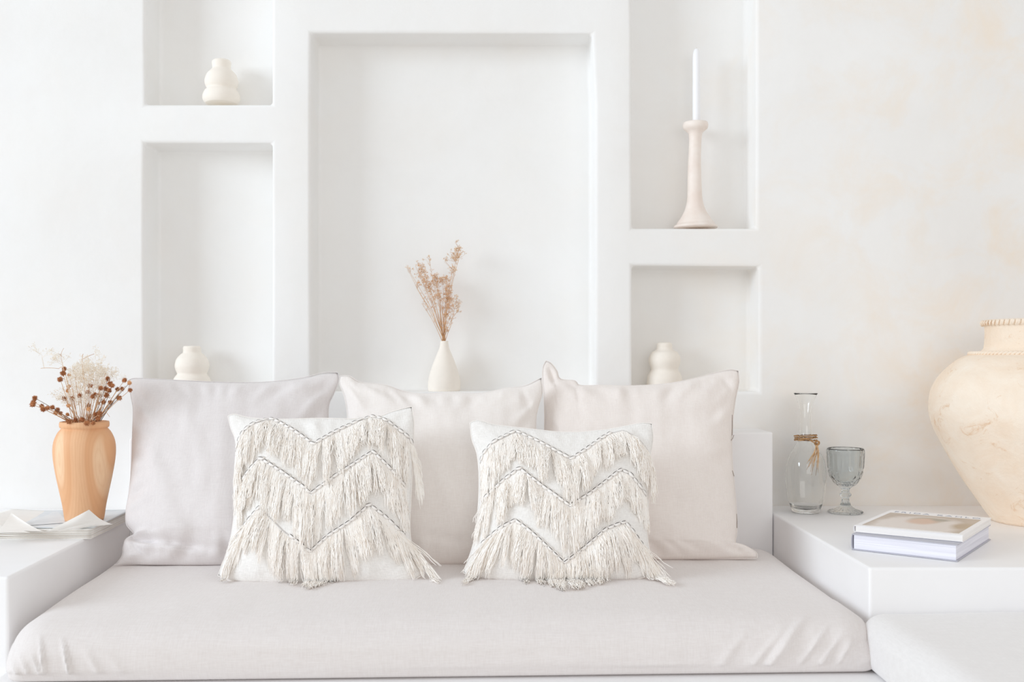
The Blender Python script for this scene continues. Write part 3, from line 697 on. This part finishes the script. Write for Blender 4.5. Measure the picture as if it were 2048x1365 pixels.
def stem_path(a, b, sag, n=7):
    a, b = Vector(a), Vector(b); m = (a+b)/2+Vector((0, 0, sag))+Vector((rh.uniform(-.004, .004), rh.uniform(-.004, .004), 0))
    return [a*(1-t)**2+m*2*t*(1-t)+b*t*t for t in [i/(n-1) for i in range(n)]]
for i, hd in enumerate(heads):
    x, y = 40+hd[0]/7.583, 680+hd[1]/7.583
    low = y > 835; out = abs(x-169)/60
    D = PD+(rh.uniform(-.045, .045) if not low else -.03-.02*(y > 843)); 
    if y > 843: D = PD-.066
    c = P(x, y, D)
    o = bpy.data.objects.new('flower_head', HP if len(hd) > 2 else HM[i % 3]); col.objects.link(o); o.parent = bq; o.location = c-parent_loc(bq)
    sc = rh.uniform(.82, 1.12)*(.85 if len(hd) > 2 else 1); o.scale = (sc, sc, sc); o.rotation_euler = [rh.uniform(0, 6) for _ in range(3)]
    mx = max(-1, min(1, (x-169)/75))
    a = mouth+Vector((mx*.040, rh.uniform(-.02, .02), .012+.008*abs(mx)))
    if y > 843: a = mouth+Vector((mx*.03, -.03, .02))
    mb = MB(); dark = (x > 215 and i % 2 == 0) or (x < 105 and i % 3 == 0)
    mb.tube(stem_path(a, c, (-.004 if abs(mx) < .8 else .006)+rh.uniform(-.004, .004)), [.0010, .0010, .0009, .0008, .0008, .0007, .0006], 5); mb.build('stem', M['stem_dark' if dark else 'stem'], bq)
# straw-like loose stems
mb = MB()
for a, b in [((1040, 800), (1360, 1170)), ((960, 1230), (1090, 1060)), ((1180, 860), (1140, 900)), ((870, 1240), (800, 700)), ((930, 1230), (840, 560)), ((1000, 1225), (1120, 600)), ((1010, 1240), (940, 300)), ((940, 300), (1125, 215)), ((900, 1240), (620, 280)), ((620, 280), (665, 130)), ((690, 410), (590, 440)), ((590, 440), (315, 435)), ((1240, 1210), (1440, 880)), ((1090, 1230), (1300, 500)), ((980, 1200), (1060, 860)), ((1150, 1240), (1600, 700)), ((1300, 880), (1360, 850)), ((640, 260), (580, 215)), ((950, 290), (960, 215))]:
    pa = P(40+a[0]/7.583, 680+a[1]/7.583, PD+rh.uniform(-.03, .03)); pb = P(40+b[0]/7.583, 680+b[1]/7.583, PD+rh.uniform(-.03, .03))
    mb.tube(stem_path(pa, pb, .004), .0006, 4)
tag(mb.build('straw', M['stem'], bq), kind='stuff')
def seed(mb, g, r_, m):
    mb.add([g+Vector((r_, 0, 0)), g+Vector((0, r_, 0)), g+Vector((-r_, 0, 0)), g+Vector((0, -r_, 0)), g+Vector((0, 0, r_)), g-Vector((0, 0, r_))],
           [(0, 1, 4), (1, 2, 4), (2, 3, 4), (3, 0, 4), (1, 0, 5), (2, 1, 5), (3, 2, 5), (0, 3, 5)], m)
def branchlet(mb, a, d, L, depth, rr, rst, rs, m=1):
    """forking twig, a tiny seed head at each tip"""
    e = a+d*L; e.y = min(e.y, WD+ND-.004); mb.tube([a, a.lerp(e, .5)+Vector((rr.gauss(0, 1), rr.gauss(0, 1), rr.gauss(0, 1)))*L*.05, e], rst, 3, 0, False)
    if depth == 0: seed(mb, e, rs*rr.uniform(.6, 1.4), m); return
    for k in range(rr.choice((2, 3, 3))):
        d2 = (d+Vector((rr.gauss(0, 1), rr.gauss(0, .8), rr.gauss(0, .9)))*.62).normalized(); branchlet(mb, e, d2, L*rr.uniform(.55, .95), depth-1, rr, rst*.85, rs, m)
rg = random.Random(21); mb = MB()
for (x, y, n) in [(150, 765, 3), (160, 750, 4), (172, 742, 4), (182, 748, 4), (170, 765, 4), (158, 782, 3), (190, 760, 4), (200, 768, 3), (186, 782, 3), (206, 752, 3), (142, 752, 2), (178, 735, 2), (196, 738, 2), (125, 722, 2), (190, 716, 1), (214, 745, 2), (134, 798, 3),
                  (145, 806, 3), (170, 796, 3), (234, 752, 1), (84, 706, 1), (155, 742, 2), (203, 796, 2), (186, 726, 1), (165, 730, 2), (218, 768, 1), (116, 792, 1)]*2:
    D0 = PD+rg.uniform(-.035, .04); hub = P(x, y+rg.uniform(4, 12), D0)
    st = mouth+Vector(((x-169)/75*.03, rg.uniform(-.02, .02), .015)) if x > 100 else P(88, 736, PD)
    if n > 1 or x < 100: mb.tube(stem_path(st, hub, .003, 6), .0005, 4, 0, False)
    for q in range(n+1):
        d = Vector((rg.gauss(0, .7), rg.gauss(0, .5), rg.uniform(.2, 1.2))).normalized(); branchlet(mb, hub, d, rg.uniform(.009, .016), 3, rg, .00034, .0010)
tag(mb.build('gypsophila', None, bq, True, [M['gyp'], M['gyp']]), kind='stuff')

# dried grasses in the bud vase
gd = ND2+.005; gb = P(888.5, 690, gd); gr = empty('dried_grass_bunch', gb); tag(gr, 'feathery tan dried grass bunch standing in the teardrop bud vase', 'dried flowers')
rg = random.Random(33); mb = MB()
def GPt(cx, cy, dd=0): return P(770+cx/4.015, 460+cy/4.015, gd+dd)
base = [GPt(472+rg.uniform(-15, 15), 892, rg.uniform(-.007, .007)) for _ in range(30)]
tips = [(178, 300), (200, 350), (245, 290), (268, 330), (300, 300), (330, 420), (350, 470), (395, 380), (415, 390), (430, 430), (463, 405), (495, 400), (500, 460), (515, 520), (525, 560), (550, 620), (575, 590), (585, 650),
        (575, 200), (610, 170), (545, 320), (355, 240), (300, 600), (255, 470)]
tp_pts = []
for i, t in enumerate(tips):
    b = base[i % len(base)]; e = GPt(t[0], t[1], rg.uniform(-.03, .02)); dx = (t[0]-472)/250
    m1 = b.lerp(e, .45)+Vector((rg.uniform(-.006, .006)+.008*abs(dx)*(1 if dx < 0 else -1), 0, .006*rg.uniform(-1, 1)))
    pts = crom([tuple(b), tuple(b.lerp(m1, .5)+Vector((rg.uniform(-.002, .002), 0, 0))), tuple(m1), tuple(m1.lerp(e, .5)+Vector((rg.uniform(-.004, .004), 0, 0))), tuple(e)], 14)
    pts = [Vector(q) for q in pts]; mb.tube(pts, [.0009-.0005*k/13 for k in range(14)], 4, 0, False); tp_pts.append(pts)
    for q in range(7):
        a = pts[rg.randint(6, 13)]; d = Vector((rg.gauss(0, .8), rg.gauss(0, .5), rg.uniform(.3, 1.2))).normalized(); branchlet(mb, a, d, rg.uniform(.005, .009), 1, rg, .0003, .0009)
for (x, y, r_, n, pale) in [(285, 300, 26, 9, 0), (300, 350, 26, 10, 0), (320, 400, 28, 11, 0), (350, 450, 28, 12, 0), (375, 500, 24, 8, 0), (270, 440, 22, 5, 0), (408, 395, 24, 12, 0), (415, 440, 24, 8, 0), (463, 412, 14, 7, 0), (497, 405, 18, 8, 0), (500, 460, 26, 8, 0),
                            (505, 520, 26, 12, 0), (505, 575, 24, 13, 0), (505, 630, 20, 12, 0), (490, 690, 14, 8, 0), (440, 540, 24, 8, 0), (400, 560, 22, 5, 0), (545, 560, 28, 7, 1), (575, 600, 24, 6, 1), (585, 650, 18, 5, 1), (570, 200, 40, 13, 1), (590, 165, 34, 11, 1), (555, 240, 26, 8, 1),
                            (540, 325, 22, 7, 1), (355, 245, 16, 3, 1), (190, 320, 14, 3, 1), (485, 245, 20, 3, 1), (565, 105, 16, 2, 1), (470, 760, 10, 5, 0), (485, 810, 9, 4, 0)]:
    for q in range(int(n*1.9)):
        c = GPt(x+rg.gauss(0, r_*.55), y+rg.gauss(0, r_*.55), rg.uniform(-.03, .02)); d = Vector((rg.gauss(0, .8), rg.gauss(0, .5), rg.uniform(.1, 1.2))).normalized()
        near = min((q2 for st in tp_pts for q2 in st if q2.z < c.z+.002), key=lambda q2: (q2-c).length+max(0, q2.z-c.z+.006)*2)
        mb.tube([near, near.lerp(c, .5)+Vector((0, 0, -.001)), c], .00026, 3, 0, False)
        branchlet(mb, c, d, rg.uniform(.003, .007), 2, rg, .00030, .0010, 2 if pale else 1)
tag(mb.build('grass_spray', None, gr, True, [M['stem'], M['tan'], M['straw']]), kind='stuff')

# ------------------------------------------------------------------ carafe, goblet
cD = 3.06; s = cD/F; by = VY+.475/cD*F; cc_ = P(1611.5, by, cD); cc_.z = ZT+.0005
Z = lambda py: (by-py)*s
outer = [(24, by), (28, by-3), (30.5, 1012), (35, 1000), (38, 980), (39.5, 962), (39, 942), (36.5, 925), (31, 910), (23, 897), (16.5, 885), (13, 870), (11.8, 850), (12, 830), (14, 812), (18, 797), (23.3, 787.5)]
po = crom([(a*s, Z(b)) for a, b in outer], 70); po[:, 1] = np.maximum(po[:, 1], 0)
pi_ = [(a-.0013, max(b, Z(1014))) for a, b in po[::-1] if b > Z(1010)]
fl_ = crom([(pi_[-1][0], pi_[-1][1]), (pi_[-1][0]*.8, Z(1015)), (pi_[-1][0]*.45, Z(1019)), (.001, Z(1020.5))], 10)
prof = [(.001, 0)]+[tuple(a) for a in po]+[(po[-1][0]-.0006, po[-1][1]+.0005)]+pi_+[tuple(a) for a in fl_[1:]]
car = empty('glass_carafe', cc_); tag(car, 'clear glass carafe with flared mouth and a twine bow round its neck', 'carafe')
lathe('glass_body', prof, cc_, M['clear'], car, 72)
mb = MB(); tw = random.Random(4)
def ring(py, ra, tilt, z2=0):
    pts = []
    for i in range(41):
        th = 2*math.pi*i/40; r_ = ra*s*(1+.03*math.sin(5*th+py)); pts.append(cc_+Vector((r_*math.cos(th), r_*.62*math.sin(th), Z(py)+tilt*s*math.cos(th)+.0004*math.sin(9*th))))
    return pts
for py, ra, tl in ((872, 22.5, 1), (876.5, 22.5, .5), (881, 22.5, -.5), (878, 22, 3)):
    p_ = ring(py, ra, tl)
    for k in range(2):
        mb.tube([v+Vector((.0006*math.cos(i*1.3+k*3.14), .0006*math.sin(i*1.3+k*3.14), .0008*math.sin(i*1.3+k*3.14))) for i, v in enumerate(p_)], .0011, 5, 0, False)
mb.tube([P(1600, 877, cD-.03), P(1615, 879, cD-.036), P(1628, 886, cD-.032), P(1635, 889, cD-.03)], .0016, 5)
mb.build('twine_loop', M['twine'], car)
mb = MB(); kn = P(1634, 887, cD-.031)
for k in range(5):
    a0 = k*1.25; mb.tube([kn+Vector((.007*math.cos(a0+t*1.1)*(.5+.5*math.sin(t)), .004*math.sin(t+k), .008*math.sin(a0+t*1.3)*.8)) for t in np.linspace(0, 4, 14)], .0016, 5)
mb.build('knot', M['twine'], car)
mb = MB()
for k in range(15):
    ex = 1616+tw.uniform(-4, 22); ey = tw.uniform(920, 953); a = kn+Vector((tw.uniform(-.004, .002), 0, -.004)); e = P(ex, ey, cD-.052-.006*tw.random())
    pts = [a, a.lerp(e, .35)+Vector((tw.uniform(-.002, .002), -.012, 0)), a.lerp(e, .7)+Vector((tw.uniform(-.003, .003), -.008, 0)), e]
    mb.tube([Vector(q) for q in crom([tuple(v) for v in pts], 8)], [.0010]*6+[.0007, .0004], 4)
tag(mb.build('tassel', M['raffia'], car), kind='stuff')

gD = 3.05; s = gD/F; by = VY+.475/gD*F; gc = P(1691, by, gD); gc.z = ZT+.0005; Z = lambda py: (by-py)*s
go = [(30, by), (32.8, by-1.5), (32.2, by-4), (24, 1020), (13, 1014), (9, 1008), (7.3, 1001), (7.4, 996), (11, 992), (11.3, 989), (8, 985), (8, 980), (12, 975), (20, 970), (27, 960), (31.5, 948), (34, 935), (35, 920), (35.6, 905), (35.4, 898)]
po = [tuple(a) for a in crom([(a*s, max(0, Z(b))) for a, b in go], 110)]; po = [(a, max(0, b)) for a, b in po]
gi = [tuple(a) for a in crom([(34.2*s, Z(897.5)), (33.2*s, Z(900)), (32.4*s, Z(920)), (31*s, Z(938)), (27*s, Z(952)), (19*s, Z(963)), (9*s, Z(968)), (.001, Z(969))], 30)]
def gmod(th, r, z):
    py = by-z/s
    if py > 1004: return r*(1+.03*math.cos(20*th)) if r > .012 else r
    if 975 < py < 1004: return r*(1+.05*math.cos(8*th))
    if 900 < py < 938 and r > 32.9*s: return r*(1+.03*abs(math.cos(10*th)))
    if 938 <= py <= 975 and r > 10*s:
        q = (py-951)/9; o_ = (th*6/(2*math.pi)) % 1-.5; e = math.hypot(o_*2.6, q); rel = .045*math.exp(-((e-.75)/.18)**2)+.04*math.exp(-(e/.3)**2)
        return r*(1+rel+(.012*math.cos(18*th) if py > 962 else 0))
    return r
gob = lathe('goblet', [(.001, .002)]+po+gi, (0, 0, 0), M['smoke'], None, 192, gmod); gob.location = gc
tag(gob, 'smoky grey pressed-glass goblet with fluted bowl beside the carafe', 'goblet')

# ------------------------------------------------------------------ books
def book(name, FL, FR, BR, z0, th, cov, pg, label, inset=.004, ct=.0022, spine=True):
    """corner points in plan; spine along the FL-BL side"""
    FL, FR, BR = Vector(FL), Vector(FR), Vector(BR); BL = FL+BR-FR; ex = (FR-FL).normalized(); ey = (BR-FR).normalized()
    root = empty(name, ((FL.x+BR.x)/2, (FL.y+BR.y)/2, z0)); tag(root, label, 'book', 'stacked hardback books')
    def quad(a, b, c, d, za, zb, nm, m, bev): return box8(nm, [(p.x, p.y, za) for p in (a, b, c, d)]+[(p.x, p.y, zb) for p in (a, b, c, d)], m, root, bev, 2)
    quad(FL, FR, BR, BL, z0, z0+ct, 'back_cover', cov, .0006); tp = quad(FL, FR, BR, BL, z0+th-ct, z0+th, 'front_cover', cov, .0006)
    i = inset; quad(FL+ex*.004+ey*i, FR-ex*i+ey*i, BR-ex*i-ey*i, BL+ex*.004-ey*i, z0+ct, z0+th-ct, 'page_block', pg, .0005)
    # rounded spine
    V = []; Fc = []; n = 8
    for k, e in enumerate((FL, BL)):
        for t in range(n+1):
            a = -math.pi/2+math.pi*t/n
            for rr_, of in ((1, 0), (.8, 0)):
                q = e-ex*(.0035*math.cos(a)*rr_)+ex*.002; V.append((q.x, q.y, z0+th/2+math.sin(a)*(th/2)*(1 if rr_ == 1 else .9)))
    m_ = (n+1)*2
    for t in range(n):
        a = 2*t; Fc += [(a, a+2, m_+a+2, m_+a), (a+1, m_+a+1, m_+a+3, a+3), (a, a+1, a+3, a+2), (m_+a, m_+a+2, m_+a+3, m_+a+1)]
    mesh('spine', V, Fc, cov, root)
    return root, FL, ex, ey, BL
b1 = book('hardback_book', (.8665, 2.464), (1.060, 2.317), (1.275, 2.598), ZT+.0006, .039, M['grey_cover'], M['pages'], 'thick grey hardback with lilac-white page edges, bottom of the book stack')
zb = ZT+.0402
root, FL, ex, ey, BL = book('hardback_book', (.880, 2.487), (1.088, 2.349), (1.2800, 2.604), zb, .0165, M['white_cover'], M['pages_white'], 'white portrait-cover book lying on top of the thicker grey hardback', .0015, .0016)
# printed picture on the cover
t = NT('cover_picture'); uvn = t.n('ShaderNodeTexCoord'); sp = t.n('ShaderNodeSeparateXYZ'); t.l(uvn.outputs['UV'], sp.inputs[0]); U, Vv = sp.outputs[0], sp.outputs[1]
nz = t.noise(uvn.outputs['UV'], 5, 4, .6)
def ell(cx, cy, rx, ry, soft=.25):
    a = t.math('DIVIDE', t.math('SUBTRACT', U, cx), rx); b = t.math('DIVIDE', t.math('SUBTRACT', Vv, cy), ry)
    d = t.math('SQRT', t.math('ADD', t.math('POWER', t.math('ABSOLUTE', a), 2), t.math('POWER', t.math('ABSOLUTE', b), 2)))
    d = t.math('ADD', d, t.math('MULTIPLY', t.math('SUBTRACT', nz, .5), .5))
    return t.math('SMOOTH_MIN', 1.0, t.math('MAXIMUM', 0.0, t.math('DIVIDE', t.math('SUBTRACT', 1+soft, d), 2*soft)), .05)
c0 = t.mix(nz, G(178, 162, 146), G(200, 184, 168))
c0 = t.mix(ell(.5, .30, .44, .62, .12), c0, G(228, 219, 212))
c0 = t.mix(ell(.93, .45, .10, .2, .4), c0, G(180, 158, 130))
c0 = t.mix(ell(.5, .66, .17, .19, .3), c0, G(178, 166, 146))
c0 = t.mix(ell(.48, .56, .15, .20, .3), c0, G(216, 184, 162))
c0 = t.mix(ell(.64, .74, .09, .08, .5), c0, G(166, 158, 142))
t.base(c0); t.rough(.3)
w0, h0 = (Vector((1.088, 2.349))-Vector((.880, 2.487))).length, (Vector((1.28, 2.604))-Vector((1.088, 2.349))).length
def cp(u, v, dz): p = FL+ex*(u*w0)+ey*(v*h0); return (p.x, p.y, zb+.0165+dz)
u0, u1, v0, v1 = .055, .945, .06, .83
V = [cp(u0, v0, -.0002), cp(u1, v0, -.0002), cp(u1, v1, -.0002), cp(u0, v1, -.0002), cp(u0, v0, .00025), cp(u1, v0, .00025), cp(u1, v1, .00025), cp(u0, v1, .00025)]
mesh('cover_picture', V, [(4, 5, 6, 7), (0, 1, 5, 4), (1, 2, 6, 5), (2, 3, 7, 6), (3, 0, 4, 7), (3, 2, 1, 0)], t.m, root, False, None, [(0, 0), (1, 0), (1, 1), (0, 1)]*2)
# title lettering
cu = bpy.data.curves.new('cover_title', 'FONT'); cu.body = 'FRIDA KAHLO'; cu.size = .030; cu.space_character = 1.35; cu.offset = -.00045; cu.extrude = .0001; cu.align_x = 'CENTER'
to = bpy.data.objects.new('tmp_title', cu); col.objects.link(to); bpy.context.view_layer.update()
me = bpy.data.meshes.new_from_object(to.evaluated_get(bpy.context.evaluated_depsgraph_get())); bpy.data.objects.remove(to)
wd = max(v.co.x for v in me.vertices)-min(v.co.x for v in me.vertices); sc = w0*.84/wd
tl = bpy.data.objects.new('cover_title', me); me.materials.clear(); me.materials.append(M['ink']); col.objects.link(tl); tl.parent = root
ang = math.atan2(ex.y, ex.x); tl.rotation_euler = (0, 0, ang); tl.scale = (sc, sc*.95, 1); tl.location = Vector(cp(.5, .872, .0003))-root.location

# ------------------------------------------------------------------ clay jar
jD = 2.885; s = jD/F; jb = VY+.475/jD*F; jc = P(2074, jb, jD); jc.z = ZT+.0005
jar = empty('clay_jar', jc); tag(jar, 'huge weathered cream clay jar with rope-moulded shoulder, cut by the frame edge', 'jar')
Z = lambda py: (jb-py)*s
jo = [(84, jb), (87, jb-6), (93, 1030), (105, 1012), (120, 990), (142, 955), (170, 903), (192, 855), (199.5, 822), (197, 788), (186, 762), (168, 740), (145, 720), (124, 710), (104, 704), (97, 698), (95.5, 685), (95, 665), (96, 652)]
po = [tuple(a) for a in crom([(a*s, max(0, Z(b))) for a, b in jo], 90)]
po += [(98.5*s, Z(651)), (99.5*s, Z(646)), (98*s, Z(641)), (93*s, Z(639.5)), (87*s, Z(642)), (86*s, Z(660)), (86*s, Z(700)), (150*s, Z(760)), (180*s, Z(820)), (80*s, Z(1010)), (.001, Z(1040))]
lathe('jar_body', [(.001, 0)]+[(a, max(0, b)) for a, b in po], jc, M['clay'], jar, 96, lambda th, r, z: r*(1+.012*ns(math.cos(th)*2, math.sin(th)*2, z*6)))
mb = MB(); V = []
for k in range(2):
    pts = []
    for i in range(481):
        th = 2*math.pi*i/480; a = 46*th+k*math.pi; pts.append(jc+Vector(((122*s+.0030*math.cos(a))*math.cos(th), (122*s+.0030*math.cos(a))*math.sin(th), Z(708)+.0030*math.sin(a))))
    mb.tube(pts, .0040, 6, 0, False)
mb.build('rope_moulding', M['clay'], jar)
mb = MB()
for i in range(58):   # crimped rim
    th = 2*math.pi*i/58; r_ = 99.5*s; t1 = th+.035
    mb.tube([jc+Vector((r_*math.cos(th), r_*math.sin(th), Z(652))), jc+Vector(((r_+.003)*math.cos(th+.02), (r_+.003)*math.sin(th+.02), Z(646))), jc+Vector((r_*math.cos(t1), r_*math.sin(t1), Z(641)))], [.002, .0038, .002], 6)
mb.build('crimped_rim', M['clay'], jar)
